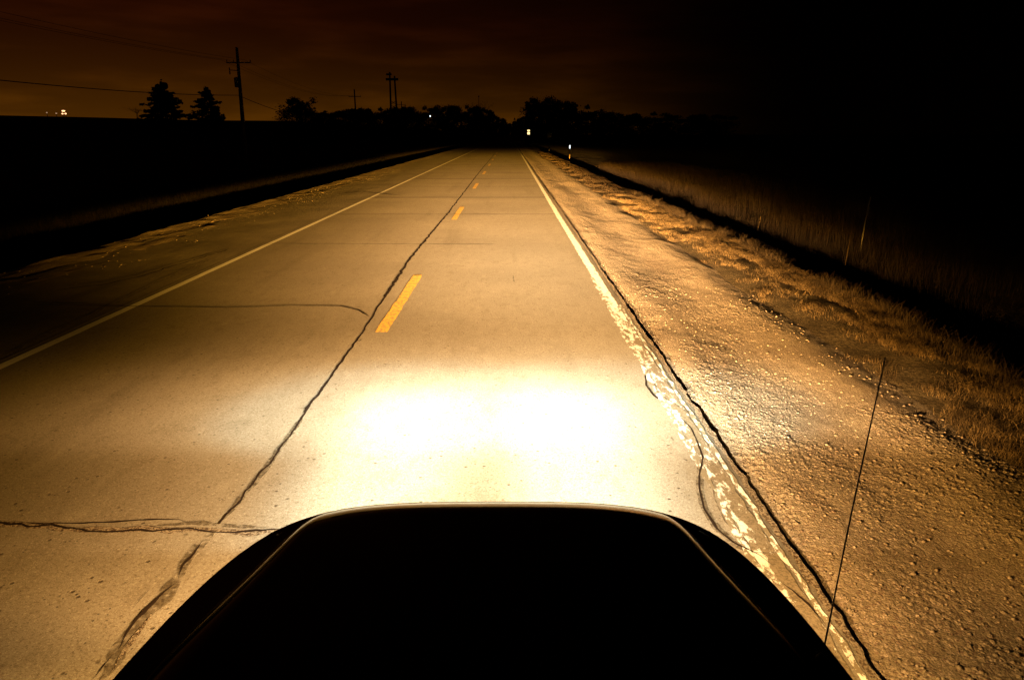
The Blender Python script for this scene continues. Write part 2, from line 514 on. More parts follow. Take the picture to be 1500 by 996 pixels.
# ------------------------------------------------------------------ markings and cracks: ribbons on the slab
def ribbon(name, pts, w, mat, z=0.007, jit=0.0, wj=0.5, step=0.05, seed=0, parent=road, taper=True, jf=4.0):
    P = np.array(pts, float)
    d = np.r_[0, np.cumsum(np.hypot(*np.diff(P, axis=0).T))]
    ts = [0.0]
    while ts[-1] < d[-1]:
        yy = np.interp(ts[-1], d, P[:, 1])
        ts.append(ts[-1] + step * max(1.0, yy / 8.0))
    ts = np.array(ts); ts[-1] = d[-1]
    x = np.interp(ts, d, P[:, 0]); y = np.interp(ts, d, P[:, 1])
    tx, ty = np.gradient(x), np.gradient(y)
    l = np.hypot(tx, ty) + 1e-9
    nx, ny = -ty / l, tx / l
    j = jit * ((fbm(ts * jf, ts * 0, 5, seed) - 0.5) * 2)
    x, y = x + nx * j, y + ny * j
    ww = w * (1 - wj + 2 * wj * fbm(ts * 9, ts * 0, 3, seed + 3)) * 0.5
    w2 = w * (1 - wj + 2 * wj * fbm(ts * 9, ts * 0 + 7, 3, seed + 5)) * 0.5
    if taper:
        e = np.minimum(1, np.minimum(ts, d[-1] - ts) / 0.25); ww, w2 = ww * e, w2 * e
    a = np.stack([x + nx * ww, y + ny * ww, np.full_like(x, z)], -1)
    b = np.stack([x - nx * w2, y - ny * w2, np.full_like(x, z)], -1)
    V = np.concatenate([a, b]); n = len(x)
    i = np.arange(n - 1)
    return mesh_np(name, V, np.stack([i + n, i + n + 1, i + 1, i], 1), mat, parent)

YE = 900
# left solid line
ribbon('white_line', [(-5.62, 2), (-5.62, YE)], 0.13, m_white, 0.0062, 0.004, 0.06, 0.2, 1, taper=False)
# right line: old paint, ragged
ribbon('white_line', [(1.565, 1.6), (1.565, 9), (1.545, 20), (1.54, YE)], 0.14, m_wworn, 0.0075, 0.012, 0.22, 0.03, 5, taper=False)
ribbon('white_line', [(1.668, 1.6), (1.662, 10)], 0.035, m_chip, 0.0085, 0.016, 0.9, 0.025, 11, taper=False)
ribbon('edge_rubble', [(1.735, 1.6), (1.735, 30)], 0.045, m_spall, 0.004, 0.02, 0.8, 0.02, 12, taper=False)
ribbon('white_line', [(1.475, 1.6), (1.475, 12)], 0.050, m_chip, 0.0085, 0.020, 0.8, 0.025, 9, taper=False)
# yellow dashes on their 12.2 m module
y0 = G(560, 487)[1]
for k in range(8):
    a = y0 + 12.19 * k
    ribbon('yellow_dash', [(-1.665, a), (-1.665, a + 3.75)], 0.165, m_yell, 0.0062, 0.008, 0.14, 0.05, 30 + k, taper=False)
# transverse joints every 6.1 m
yj = G(740, 448)[1]
for k in range(-1, 11):
    yy = yj + 6.10 * k
    if k == -1: continue
    if k == 0:
        ribbon('joint', [G(40, 447), G(180, 449), G(330, 451), G(430, 448), G(500, 449), G(525, 455), G(543, 465)], 0.026, m_crack, 0.007, 0.015, 0.5, 0.04, 100)
        ribbon('joint', [G(500, 450), G(548, 451)], 0.008, m_crack, 0.0072, 0.008, 0.5, 0.04, 101)
    elif k == 1:
        ribbon('joint', [(-5.8, yy), (-0.35, yy - 0.15)], 0.035, m_crack, 0.007, 0.03, 0.5, 0.05, 104)
        ribbon('joint', [(-0.55, yy - 0.14), (-0.30, yy - 0.15)], 0.07, m_crack, 0.0072, 0.01, 0.3, 0.05, 105)
    else:
        w = {2: 0.06, 3: 0.13}.get(k, 0.15)
        ribbon('joint', [(-5.8, yy), (1.72, yy)], w, m_crack if k in (2, 3, 5, 8) else m_stain, 0.007, 0.02, 0.4, 0.06, 110 + k)
# wide broken crack nearest the car, left
pts = [(-60, 768), (0, 768), (40, 772), (75, 772), (110, 777), (170, 779), (215, 777), (260, 775), (300, 776), (330, 779), (380, 778), (430, 777)]
ribbon('crack', [G(*p) for p in pts], 0.060, m_spall, 0.0065, 0.030, 0.7, 0.02, 130)
ribbon('crack', [G(*p) for p in pts], 0.020, m_crack, 0.0085, 0.034, 0.7, 0.012, 130, jf=6)
ribbon('crack', [G(*p) for p in [(0, 766), (70, 768), (160, 766), (215, 763), (262, 762), (276, 768)]], 0.013, m_crack, 0.0075, 0.02, 0.7, 0.012, 133)
ribbon('crack', [G(*p) for p in [(215, 772), (290, 766), (320, 770), (360, 772), (400, 773)]], 0.045, m_stain, 0.0062, 0.02, 0.6, 0.02, 134)
# long centre joint
pts = [(322, 768), (345, 740), (380, 697), (420, 645), (446, 605), (490, 545), (525, 497), (545, 465), (562, 438), (580, 410), (602, 378), (625, 350), (652, 318), (684, 276), (704, 250), (716, 236), (724, 226)]
ribbon('joint', [G(*p) for p in pts[4:]], 0.026, m_crack, 0.007, 0.020, 0.4, 0.03, 140, taper=False)
ribbon('joint', [G(*p) for p in pts[8:]], 0.045, m_crack, 0.0066, 0.035, 0.6, 0.05, 143)
ribbon('joint', [G(*p) for p in pts[:5]], 0.016, m_crack, 0.007, 0.022, 0.7, 0.012, 141, taper=False, jf=7.0)
ribbon('joint', [G(*p) for p in pts[:5]], 0.05, m_stain, 0.0060, 0.02, 0.5, 0.03, 144)
ribbon('joint', [G(*p) for p in [(436, 600), (447, 600), (455, 592)]], 0.05, m_crack, 0.0078, 0.02, 0.7, 0.015, 145)
ribbon('joint', [G(*p) for p in [(518, 500), (527, 500), (531, 497)]], 0.05, m_crack, 0.0078, 0.01, 0.5, 0.015, 146)
ribbon('joint', [G(*p) for p in [(567, 420), (575, 420), (580, 408)]], 0.05, m_crack, 0.0078, 0.02, 0.5, 0.02, 147)
# lower left run of the centre joint, broken open
low = [(322, 770), (292, 800), (272, 822), (258, 850), (236, 880), (205, 912), (180, 945), (160, 985), (140, 1020)]
ribbon('crack', [G(*p) for p in low], 0.070, m_stain, 0.0060, 0.03, 0.7, 0.02, 150)
ribbon('crack', [G(*p) for p in [(302, 790), (285, 812), (268, 830), (262, 850)]], 0.022, m_crack, 0.0080, 0.02, 0.7, 0.012, 151)
ribbon('crack', [G(*p) for p in [(262, 852), (240, 868), (222, 885), (200, 905), (182, 930), (172, 955)]], 0.024, m_crack, 0.0080, 0.026, 0.8, 0.012, 152)
ribbon('crack', [G(*p) for p in [(232, 895), (214, 918), (196, 940), (178, 962), (160, 990)]], 0.034, m_spall, 0.0074, 0.03, 0.8, 0.012, 153)
ribbon('crack', [G(*p) for p in [(225, 860), (205, 880), (190, 897)]], 0.008, m_crack, 0.0080, 0.02, 0.8, 0.012, 154)
ribbon('crack', [G(*p) for p in [(168, 958), (150, 978), (135, 1000)]], 0.014, m_crack, 0.0080, 0.02, 0.8, 0.012, 155)
# cracks on the left shoulder
ribbon('crack', [G(*p) for p in [(80, 426), (150, 418), (200, 407), (245, 393), (290, 380), (338, 365)]], 0.035, m_crack, 0.012, 0.06, 0.7, 0.06, 160)
ribbon('crack', [G(*p) for p in [(0, 528), (60, 495), (140, 460), (230, 415), (310, 380)]], 0.05, m_stain, 0.012, 0.03, 0.6, 0.06, 161)
ribbon('crack', [G(*p) for p in [(500, 284), (530, 281), (575, 286), (590, 286)]], 0.12, m_crack, 0.02, 0.05, 0.7, 0.06, 162)
# sealed patches bulging in from the right edge
P1 = [(968, 535), (952, 541), (946, 552), (947, 566), (957, 580), (975, 592), (998, 600)]
ribbon('patch_seam', [G(*p) for p in P1], 0.022, m_crack, 0.0070, 0.008, 0.5, 0.02, 170)
ribbon('patch_seam', [G(*p) for p in [(962, 548), (957, 560), (966, 578), (990, 594), (1018, 612)]], 0.022, m_stain, 0.0092, 0.01, 0.5, 0.02, 171)
P2 = [(990, 605), (1012, 628), (1024, 655), (1030, 672), (1026, 690), (1024, 715), (1032, 745), (1050, 775), (1075, 797), (1112, 815), (1135, 832)]
ribbon('patch_seam', [G(*p) for p in P2[2:]], 0.055, m_stain, 0.0068, 0.008, 0.4, 0.02, 172)
ribbon('patch_seam', [G(*p) for p in P2], 0.014, m_crack, 0.0096, 0.01, 0.7, 0.02, 173)
ribbon('patch_seam', [G(*p) for p in [(1040, 690), (1046, 730), (1062, 765), (1095, 795), (1125, 815)]], 0.010, m_stain, 0.0070, 0.008, 0.4, 0.02, 174)
ribbon('crack', [G(*p) for p in [(1082, 808), (1110, 812), (1150, 812)]], 0.013, m_crack, 0.0102, 0.012, 0.8, 0.012, 175)
ribbon('crack', [G(*p) for p in [(1140, 852), (1165, 868), (1190, 888), (1215, 920)]], 0.020, m_crack, 0.0102, 0.03, 0.9, 0.012, 176)
# stray marks
for i, p in enumerate([[(912, 735), (920, 737), (924, 740)], [(928, 726), (936, 724), (946, 730)], [(800, 728), (812, 722), (820, 724)], [(128, 632), (142, 628), (158, 630)],
                       [(610, 508), (640, 500)], [(752, 403), (753, 416)], [(640, 458), (662, 462)], [(808, 455), (830, 452)], [(350, 536), (362, 535)]]):
    ribbon('scuff', [G(*q) for q in p], 0.02, m_stain, 0.0062, 0.01, 0.8, 0.01, 180 + i)

# ------------------------------------------------------------------ grass
def blades(name, x, y, zf, h0, h1, w, mat, lean=0.35, label='', cat='grass', segs=2):
    n = len(x)
    z = zf(x, y) - 0.01
    h = h0 + (h1 - h0) * rng.random(n)
    a = rng.random(n) * 6.283
    la = rng.random(n) * 6.283
    L = h * lean * (0.3 + rng.random(n))
    wx, wy = np.cos(a) * w * 0.5, np.sin(a) * w * 0.5
    vs = []
    for k in range(segs + 1):
        t = k / segs
        cx = x + np.cos(la) * L * t * t; cy = y + np.sin(la) * L * t * t; cz = z + h * (t - 0.25 * t * t * lean)
        ww = 1 - t * 0.9
        vs.append(np.stack([cx - wx * ww, cy - wy * ww, cz], -1)); vs.append(np.stack([cx + wx * ww, cy + wy * ww, cz], -1))
    V = np.stack(vs, 1).reshape(-1, 3)
    m = 2 * (segs + 1)
    f = []
    for k in range(segs): f.append([2*k, 2*k+1, 2*k+3, 2*k+2])
    Fc = np.array(f)[None] + (np.arange(n) * m)[:, None, None]
    o = mesh_np(name, V, Fc.reshape(-1, 4), mat)
    tag(o, label, cat, kind='stuff')
    return o

def clumps(nc, per, xf, yf, spread, keep=None):
    cx, cy = xf(nc), yf(nc)
    if keep is not None:
        k = keep(cx, cy); cx, cy = cx[k], cy[k]
    nc = len(cx)
    s = spread * (0.5 + rng.random(nc))
    x = (cx[:, None] + rng.normal(0, 1, (nc, per)) * s[:, None]).ravel()
    y = (cy[:, None] + rng.normal(0, 1, (nc, per)) * s[:, None] * 1.3).ravel()
    return x, y
# verge strip right: matted tussocks with bare dirt between
keep = lambda x, y: rng.random(len(x)) < sst(0.34, 0.66, fbm(x * 2.2, y * 1.1, 4, 91) + 0.16 * (x - 4.7))
x, y = clumps(7500, 26, lambda n: 3.95 + 1.9 * rng.random(n) ** 0.8, lambda n: 4.5 + 26 * rng.random(n) ** 1.3, 0.055, keep)
def zg(x, y): return np.maximum(ground_z(x, y), np.where(x < 5.4, gravel_z(x, y), -9))
blades('verge_grass', x, y, zg, 0.03, 0.13, 0.005, m_grass, 0.9, 'dry yellow grass tufts along the right edge of the gravel')
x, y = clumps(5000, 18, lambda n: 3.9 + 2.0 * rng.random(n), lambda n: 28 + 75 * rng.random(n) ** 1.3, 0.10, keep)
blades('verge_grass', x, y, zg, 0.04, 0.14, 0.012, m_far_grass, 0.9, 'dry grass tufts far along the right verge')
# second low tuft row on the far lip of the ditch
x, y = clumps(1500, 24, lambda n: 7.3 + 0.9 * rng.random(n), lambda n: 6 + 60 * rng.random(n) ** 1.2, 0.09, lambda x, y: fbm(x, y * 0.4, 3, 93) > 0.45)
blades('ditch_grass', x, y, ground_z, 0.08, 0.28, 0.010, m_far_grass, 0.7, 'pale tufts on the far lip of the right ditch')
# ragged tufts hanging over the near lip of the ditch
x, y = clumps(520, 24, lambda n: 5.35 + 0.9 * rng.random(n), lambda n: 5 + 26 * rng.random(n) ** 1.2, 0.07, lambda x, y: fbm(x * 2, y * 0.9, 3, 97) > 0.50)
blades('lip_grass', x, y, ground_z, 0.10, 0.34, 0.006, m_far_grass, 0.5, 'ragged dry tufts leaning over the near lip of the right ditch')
# tall dead brush on the bank right
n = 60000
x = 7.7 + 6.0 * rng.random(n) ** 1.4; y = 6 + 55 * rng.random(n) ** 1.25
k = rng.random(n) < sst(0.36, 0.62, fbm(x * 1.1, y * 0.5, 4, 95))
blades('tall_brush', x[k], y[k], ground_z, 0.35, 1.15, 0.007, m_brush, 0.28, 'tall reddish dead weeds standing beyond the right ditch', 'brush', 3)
# left bank
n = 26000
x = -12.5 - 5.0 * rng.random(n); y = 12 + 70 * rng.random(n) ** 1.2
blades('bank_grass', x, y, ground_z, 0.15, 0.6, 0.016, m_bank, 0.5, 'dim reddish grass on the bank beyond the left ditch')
# a few single tall pale stems
for (px, py, hh) in [(1108, 340, 0.9), (1236, 395, 1.6), (1212, 388, 0.55), (1195, 382, 0.3), (1255, 400, 0.4)]:
    gx, gy = G(px, py, -0.45)
    mb = MB(); mb.tube([(gx, gy, float(ground_z(gx, gy)) - 0.02), (gx + 0.03, gy, float(ground_z(gx, gy)) + hh * 0.5), (gx + 0.10, gy + 0.05, float(ground_z(gx, gy)) + hh)], [0.008, 0.006, 0.003], 5)
    o = mb.build('weed_stem', m_grass)
    tag(o, 'thin pale weed stem standing in the brush beyond the right ditch', 'weed', 'single pale stems in the right brush')

# ------------------------------------------------------------------ trees
def leaf_cloud(cent, rad, n, size):
    """n small quads filling ellipsoids: cent (k,3), rad (k,3)"""
    k = rng.integers(0, len(cent), n)
    d = rng.normal(0, 1, (n, 3)); d /= np.linalg.norm(d, axis=1)[:, None]
    p = cent[k] + d * rad[k] * (rng.random((n, 1)) ** 0.45) * np.where(rng.random((n, 1)) < 0.2, 1.5, 1.0)
    u = rng.normal(0, 1, (n, 3)); u /= np.linalg.norm(u, axis=1)[:, None]
    w = np.cross(u, rng.normal(0, 1, (n, 3))); w /= np.linalg.norm(w, axis=1)[:, None] + 1e-9
    s = size * (0.5 + rng.random((n, 1)))
    V = np.stack([p - u * s, p - w * s * 0.6, p + u * s, p + w * s * 0.6], 1).reshape(-1, 3)
    return V, np.arange(n * 4).reshape(n, 4)

def conifer(h, w):
    root = empty('conifer')
    mb = MB(); mb.tube([(0, 0, -0.5), (0, 0, h * 0.5), (0.1, 0, h * 0.96)], [0.035 * h * 0.5, 0.02 * h * 0.5, 0.03], 8)
    lv = np.arange(0.05, 0.97, 0.055)
    cents, rads = [], []
    for t in lv:
        nb = 7 if t < 0.7 else 5
        rr = w * 0.5 * (1 - t) ** 0.75 * (0.75 + 0.5 * random.random())
        for b in range(nb):
            a = random.random() * 6.28
            r2 = rr * (0.65 + 0.5 * random.random())
            tip = (math.cos(a) * r2, math.sin(a) * r2, h * t - 0.12 * r2 + 0.05 * h * random.random())
            mb.tube([(0, 0, h * t), tip], [0.05, 0.02], 4)
            for q in (0.35, 0.65, 0.95):
                cents.append((tip[0] * q, tip[1] * q, h * t + (tip[2] - h * t) * q)); s = 0.05 * h * (1.25 - t * 0.75)
                rads.append((s, s, s * 0.6))
    cents.append((0, 0, h * 0.97)); rads.append((0.25, 0.25, 0.06 * h))
    mb.build('trunk', m_bark, root)
    V, Fq = leaf_cloud(np.array(cents), np.array(rads), 12000, 0.026 * h)
    mesh_np('crown', V, Fq, m_leaf, root)
    return root

def broad(h, w, bare=False, n=3600, name='leafy_tree'):
    root = empty(name)
    mb = MB()
    mb.tube([(0, 0, -0.5), (0.02 * h, 0, h * 0.35), (0, 0.02 * h, h * 0.7)], [0.02 * h, 0.014 * h, 0.006 * h], 8)
    cents, rads = [], []
    def br(p, d, L, r, lev):
        q = p + d * L
        mid = p + d * L * 0.5 + Vector((random.uniform(-1, 1), random.uniform(-1, 1), 0)) * L * 0.06
        mb.tube([p, mid, q], [r, r * 0.75, r * 0.5], 4 if lev > 1 else 6, cap=False)
        if lev >= (4 if bare else 2):
            cents.append(tuple(q)); s = h * 0.07 * random.uniform(0.7, 1.4); rads.append((s * w / h * 1.2, s * w / h * 1.2, s))
            return
        for _ in range(3 if lev else 7):
            nd = (d + Vector((random.uniform(-1, 1), random.uniform(-1, 1), random.uniform(-0.3, 0.6))) * 0.75).normalized()
            br(p + d * L * random.uniform(0.45, 1.0), nd, L * random.uniform(0.55, 0.8), r * 0.55, lev + 1)
    br(Vector((0, 0, h * 0.18)), Vector((0, 0, 1)), h * 0.42, 0.014 * h, 0)
    C = np.array(cents); C[:, 0] *= w / h * 1.5; C[:, 1] *= w / h * 1.5
    zmax = max(c[2] for c in cents)
    mb.build('trunk', m_bark, root)
    C2 = C.copy()
    if not bare:
        K = 46
        ex = np.stack([rng.uniform(-0.36, 0.36, K) * w, rng.uniform(-0.36, 0.36, K) * w, zmax * (0.02 + 0.74 * rng.random(K))], -1)
        C2 = np.concatenate([C * np.array([0.8, 0.8, 1]), ex]); rads += [(w * 0.17, w * 0.17, h * 0.12)] * K
    V, Fq = leaf_cloud(C2, np.array(rads), 500 if bare else n * 3, 0.010 * h if bare else 0.022 * h)
    mesh_np('crown', V, Fq, m_leaf, root)
    s = h / zmax
    root.scale = (1, 1, s)
    return root

def copy_tree(o, parent=None):
    c = o.copy(); col.objects.link(c); c.parent = parent
    for ch in o.children: copy_tree(ch, c)
    return c

# two conifers on the rise, left
def place(o, px, Y, ytop, h0, wpx=None, w0=None):
    X_ = at_dist(px, Y); zt = z_at(ytop, Y); zb = float(ground_z(X_, Y)) - 0.3
    o.location = (X_, Y, zb)
    s = (zt - zb) / h0
    sx = s if wpx is None else (wpx / 1000.0 * Y) / w0
    o.scale = (sx * o.scale[0], sx * o.scale[1], s * o.scale[2])
    o.rotation_euler = (0, 0, random.random() * 6.28)
    return o
c1 = conifer(12, 13); place(c1, 246, 215, 120, 12, 78, 13)
tag(c1, 'tall dark conifer, larger of the two left of the utility pole', 'conifer', 'conifers on the left rise')
c2 = conifer(10, 11); place(c2, 309, 215, 128, 10, 56, 11)
tag(c2, 'smaller dark conifer just left of the utility pole', 'conifer', 'conifers on the left rise')
c3 = broad(8, 9, n=2600); place(c3, 441, 200, 146, 8, 54, 9)
tag(c3, 'lone rounded dark tree between the utility pole and the next pole', 'tree')
c4 = broad(6, 8, bare=True, name='bare_bush'); place(c4, 205, 215, 157, 6, 34, 8)
tag(c4, 'low bare bush left of the larger conifer', 'bush')
protos = [broad(9, 9, n=2600), broad(10, 11, n=2800), broad(8, 10, n=2600)]
bare = broad(11, 9, bare=True, name='bare_tree')
hs = [9, 10, 8]; ws = [9, 11, 10]
place(bare, 703, 420, 148, 11, 34, 9)
tag(bare, 'bare branched tree rising above the left tree line', 'tree')
bare_d = [None]
row = []
LT = 'dark bushy tree in the line of trees left of the road'
RT = 'dark tree in the wood right of the road'
FT = 'small distant tree where the road vanishes'
for px, yt, Yd, wpx in [(472,166,250,30),(490,164,260,30),(508,162,250,34),(527,161,255,30),(548,161,250,34),(568,162,262,30),(590,160,250,34),(612,159,258,32),
                        (634,158,250,34),(656,158,258,30),(676,157,250,30),(692,158,330,26),(706,160,420,24),(717,165,560,20),(727,171,700,16),(735,175,900,12)]:
    row.append((px, yt, Yd, wpx, LT, 'line of trees left of the road'))
for px, yt, Yd, wpx in [(757,175,900,12),(765,173,650,18),(777,164,420,22),(790,146,330,34),(806,146,300,36),(824,152,290,36),(846,158,280,38),(870,164,270,40),(900,167,265,44),(940,168,260,48),(985,169,255,50),(1035,170,250,56)]:
    row.append((px, yt, Yd, wpx, RT, 'wood right of the road'))
for px, yt in [(739,181),(744,182),(749,182),(754,179)]:
    row.append((px, yt, 1500, 9, FT, 'distant trees at the vanishing point'))
used = [False] * 3
for i, (px, yt, Yd, wpx, lab, grp) in enumerate(row):
    k = i % 3
    base_scale = (1, 1, protos[k].get('sz', protos[k].scale[2]))
    if not used[k]:
        protos[k]['sz'] = protos[k].scale[2]; o = protos[k]; used[k] = True
    else:
        o = copy_tree(protos[k])
    o.scale = (1, 1, protos[k]['sz'])
    place(o, px, Yd, yt, hs[k], wpx * 1.6, ws[k])
    tag(o, lab, 'tree', grp)
for o in bpy.data.objects:
    if 'sz' in o: del o['sz']

# ------------------------------------------------------------------ poles and wires
def utility_pole(x, y, top, arm_z, lean=0.0, detailed=True):
    zb = float(ground_z(x, y))
    root = empty('utility_pole', (x, y, zb))
    T = top - zb
    mb = MB(); mb.tube([(0, 0, -0.5), (lean * 0.5, 0, T * 0.5), (0, 0, T)] if not lean else [(0, 0, -0.5), (-lean, 0, T)], [0.21, 0.17, 0.12] if not lean else [0.24, 0.13], 12)
    mb.build('pole', m_pole, root)
    ax = -lean * (arm_z - zb) / T
    mb = MB(); mb.box(ax - 1.2, ax + 1.2, 0.14, 0.26, arm_z - zb - 0.05, arm_z - zb + 0.05)
    arm = mb.build('crossarm', m_pole, root)
    for dx in (-1.15, -0.5, 1.15):
        mb = MB(); mb.tube([(ax + dx, 0.2, arm_z - zb + 0.07), (ax + dx, 0.2, arm_z - zb + 0.26)], [0.05, 0.035], 8)
        mb.build('insulator', m_pole, arm)
    if detailed:
        z0 = arm_z - zb - 2.3
        mb = MB(); mb.tube([(ax - 0.30, -0.05, z0), (ax - 0.30, -0.05, z0 + 0.08), (ax - 0.30, -0.05, z0 + 0.85), (ax - 0.30, -0.05, z0 + 0.95)], [0.20, 0.24, 0.24, 0.12], 14)
        mb.build('transformer', m_pole, root)
        z1 = arm_z - zb - 0.75
        mb = MB(); mb.tube([(ax - 0.08, 0, z1), (ax - 0.9, 0, z1 + 0.05)], 0.04, 6)
        mb.tube([(ax - 0.9, 0, z1 - 0.35), (ax - 0.9, 0, z1 + 0.28)], [0.06, 0.05], 6)
        mb.build('fuse_bracket', m_pole, root)
    return root
PX = -27.9; PY = 72.0
topz = z_at(70, PY)
p1 = utility_pole(at_dist(356, PY), PY, topz, z_at(92, PY), lean=-0.3)
tag(p1, 'tall wooden utility pole with transformer right of the two conifers', 'utility pole', 'utility poles along the left side')
p2 = utility_pole(at_dist(523, 142), 142, z_at(131, 142), z_at(142, 142), detailed=False)
tag(p2, 'second utility pole, thin with a short crossarm above the tree line', 'utility pole', 'utility poles along the left side')
p3 = utility_pole(at_dist(590, 205), 205, z_at(149, 205), z_at(154, 205), detailed=False)
tag(p3, 'farthest short utility pole right of the twin mast tower', 'utility pole', 'utility poles along the left side')
# pole beside the road behind the view, carries the near ends of the wires
p0 = utility_pole(-31.5, 2.0, 11.4, 10.0, detailed=False)
tag(p0, 'nearest utility pole, standing outside the left of the picture', 'utility pole', 'utility poles along the left side')

def wire(a, b, sag, r, name, label):
    pts = []
    for i in range(41):
        t = i / 40
        p = Vector(a).lerp(Vector(b), t); p.z -= sag * 4 * t * (1 - t); pts.append(p)
    mb = MB(); mb.tube(pts, r, 6)
    o = mb.build(name, m_wire); tag(o, label, 'cable'); return o
a1 = Vector((at_dist(355, PY), PY, z_at(140, PY)))
wire((-31.5, 2.0, 7.0), a1, 1.15, 0.030, 'overhead_cable', 'thick black cable sagging from the left edge to the tall utility pole')
wire(a1, (at_dist(523, 142), 142, z_at(160, 142)), 1.9, 0.028, 'overhead_cable', 'thick black cable falling right from the tall utility pole to the round tree')
for i, dx in enumerate((-1.15, -0.5, 1.15)):
    x1 = at_dist(352, PY) + dx; zz = z_at(92, PY) + 0.25
    wire((-31.5 + dx, 2.2, 10.2), (x1, PY + .2, zz), 0.9, 0.011, 'power_wire', ['outermost', 'middle', 'innermost'][i] + ' faint power wire crossing the upper left sky to the tall pole')
    wire((x1, PY + .2, zz), (at_dist(523, 142) + dx, 142.2, z_at(142, 142) + .25), 1.2, 0.010, 'power_wire', ['outermost', 'middle', 'innermost'][i] + ' faint power wire from the tall pole on to the second pole')

# twin mast tower
TX, TY = at_dist(578.5, 240), 240.0
zb = float(ground_z(TX, TY)); tt = z_at(106, TY) - zb
tw = empty('mast_tower', (TX, TY, zb))
for s, top in ((-1, tt), (1, tt - 1.2)):
    mb = MB(); mb.tube([(s * 1.15, 0, -0.5), (s * 0.75, 0, top)], [0.34, 0.26], 10); mb.build('mast', m_pole, tw)
mb = MB()
for k in range(9):
    z0, z1 = 1 + k * 1.35, 1 + (k + 1) * 1.35
    mb.tube([(-1.1, 0, z0), (1.1, 0, z1)], 0.09, 5); mb.tube([(1.1, 0, z0), (-1.1, 0, z1)], 0.09, 5)
mb.build('bracing', m_pole, tw)
mb = MB(); mb.box(-2.1, 1.9, -0.4, 0.4, tt - 2.6, tt - 1.9); mb.box(-1.9, -0.2, -0.3, 0.3, tt - 1.0, tt - 0.45); mb.build('platform', m_pole, tw)
tag(tw, 'twin mast tower with a platform rising above the tree line', 'tower')
# thin antenna mast by the bare tree
mx, my = at_dist(702, 410), 410.0
mb = MB(); mb.tube([(mx, my, -0.5), (mx, my, z_at(141, my))], [0.28, 0.12], 8)
mb.tube([(mx - 0.4, my, z_at(141.5, my)), (mx + 0.4, my, z_at(141.5, my))], 0.3, 8)
tag(mb.build('antenna_mast', m_pole), 'thin antenna mast beside the bare tree above the tree line', 'mast')

# ------------------------------------------------------------------ lights far off
m_lamp_w = simple('cool_lamp', (0.9, 0.9, 0.9), emit=(0.8, 0.9, 1.0), strength=2.4)
m_lamp_o = simple('sodium_lamp', (0.9, 0.8, 0.6), emit=(1.0, 0.50, 0.22), strength=3.0)
m_lamp_d = simple('dim_sodium_lamp', (0.9, 0.8, 0.6), emit=(1.0, 0.6, 0.35), strength=0.35)
def lamp(px, py, Y, w, h, mat, label, group=None, base=None):
    x = at_dist(px, Y); z = z_at(py, Y); zb = float(ground_z(x, Y)) if base is None else base
    root = empty('street_lamp', (x, Y, zb))
    mb = MB(); mb.tube([(0, 0, -0.4), (0, 0, z - zb)], [0.11, 0.07], 8); mb.build('post', m_pole, root)
    mb = MB(); n = 10
    mb.tube([(0, -0.02, z - zb - h), (0, -0.02, z - zb - h * 0.5), (0, -0.02, z - zb + h * 0.5), (0, -0.02, z - zb + h)], [w * 0.5, w, w, w * 0.4], n)
    mb.build('lamp_head', mat, root)
    tag(root, label, 'lamp', group)
GL = 'orange lamps on the far left horizon'
lamp(99, 163, 262, 0.55, 0.24, m_lamp_o, 'bright orange lamp on the far left horizon, topmost of the cluster', GL)
lamp(97, 167, 262, 0.28, 0.22, m_lamp_o, 'bright orange lamp on the far left horizon, lower left of the cluster', GL)
lamp(101.5, 167, 262, 0.32, 0.22, m_lamp_o, 'bright orange lamp on the far left horizon, lower right of the cluster', GL)
lamp(88, 166.5, 262, 0.28, 0.2, m_lamp_d, 'dim lamp on the left horizon just left of the bright cluster', GL)
lamp(74.5, 165.5, 262, 0.25, 0.2, m_lamp_d, 'faintest lamp farthest left on the horizon', GL)
lamp(631, 170.5, 235, 0.18, 0.22, m_lamp_w, 'small white yard light in front of the left tree line')

# farmhouse with one lit window among the trees right
HX, HY = at_dist(774.3, 250) , 250.0
hz = float(ground_z(HX, HY))
hs_ = empty('farmhouse', (HX, HY, hz))
mw = simple('dark_siding', (0.03, 0.027, 0.025)); mr = simple('dark_shingle', (0.04, 0.035, 0.03))
m_win = simple('lit_window', (0.8, 0.7, 0.4), emit=(1.0, 0.72, 0.30), strength=1.9)
mb = MB(); mb.box(-1.4, 7.5, 0.0, 7, -0.3, 4.2); mb.build('wall', mw, hs_)
mb = MB(); mb.add([(-1.8,-0.4,4.2),(7.9,-0.4,4.2),(7.9,7.4,4.2),(-1.8,7.4,4.2),(-1.8,3.5,6.6),(7.9,3.5,6.6)], [(0,1,5,4),(2,3,4,5),(0,4,3),(1,2,5),(0,3,2,1)]); rf = mb.build('roof', mr, hs_)
mb = MB(); mb.box(5.4, 6.1, 3.2, 3.9, 5.8, 7.4); mb.build('chimney', mr, rf)
zc = z_at(194, HY) - hz
mb = MB(); mb.box(-0.42, 0.42, -0.03, -0.003, zc - 0.78, zc + 0.78); wn = mb.build('window', m_win, hs_)
mb = MB()
for a in ((-0.5, -0.425, -0.85, 0.85), (0.425, 0.5, -0.85, 0.85), (-0.42, 0.42, 0.785, 0.85), (-0.42, 0.42, -0.85, -0.785)): mb.box(a[0], a[1], -0.06, 0.0, zc + a[2], zc + a[3])
mb.build('frame', mw, wn)
mb = MB(); mb.box(3.0, 4.0, -0.05, -0.003, 0, 2.1); mb.build('door', mr, hs_)
tag(hs_, 'dark farmhouse with one lit yellow window beside the road at the right', 'house')

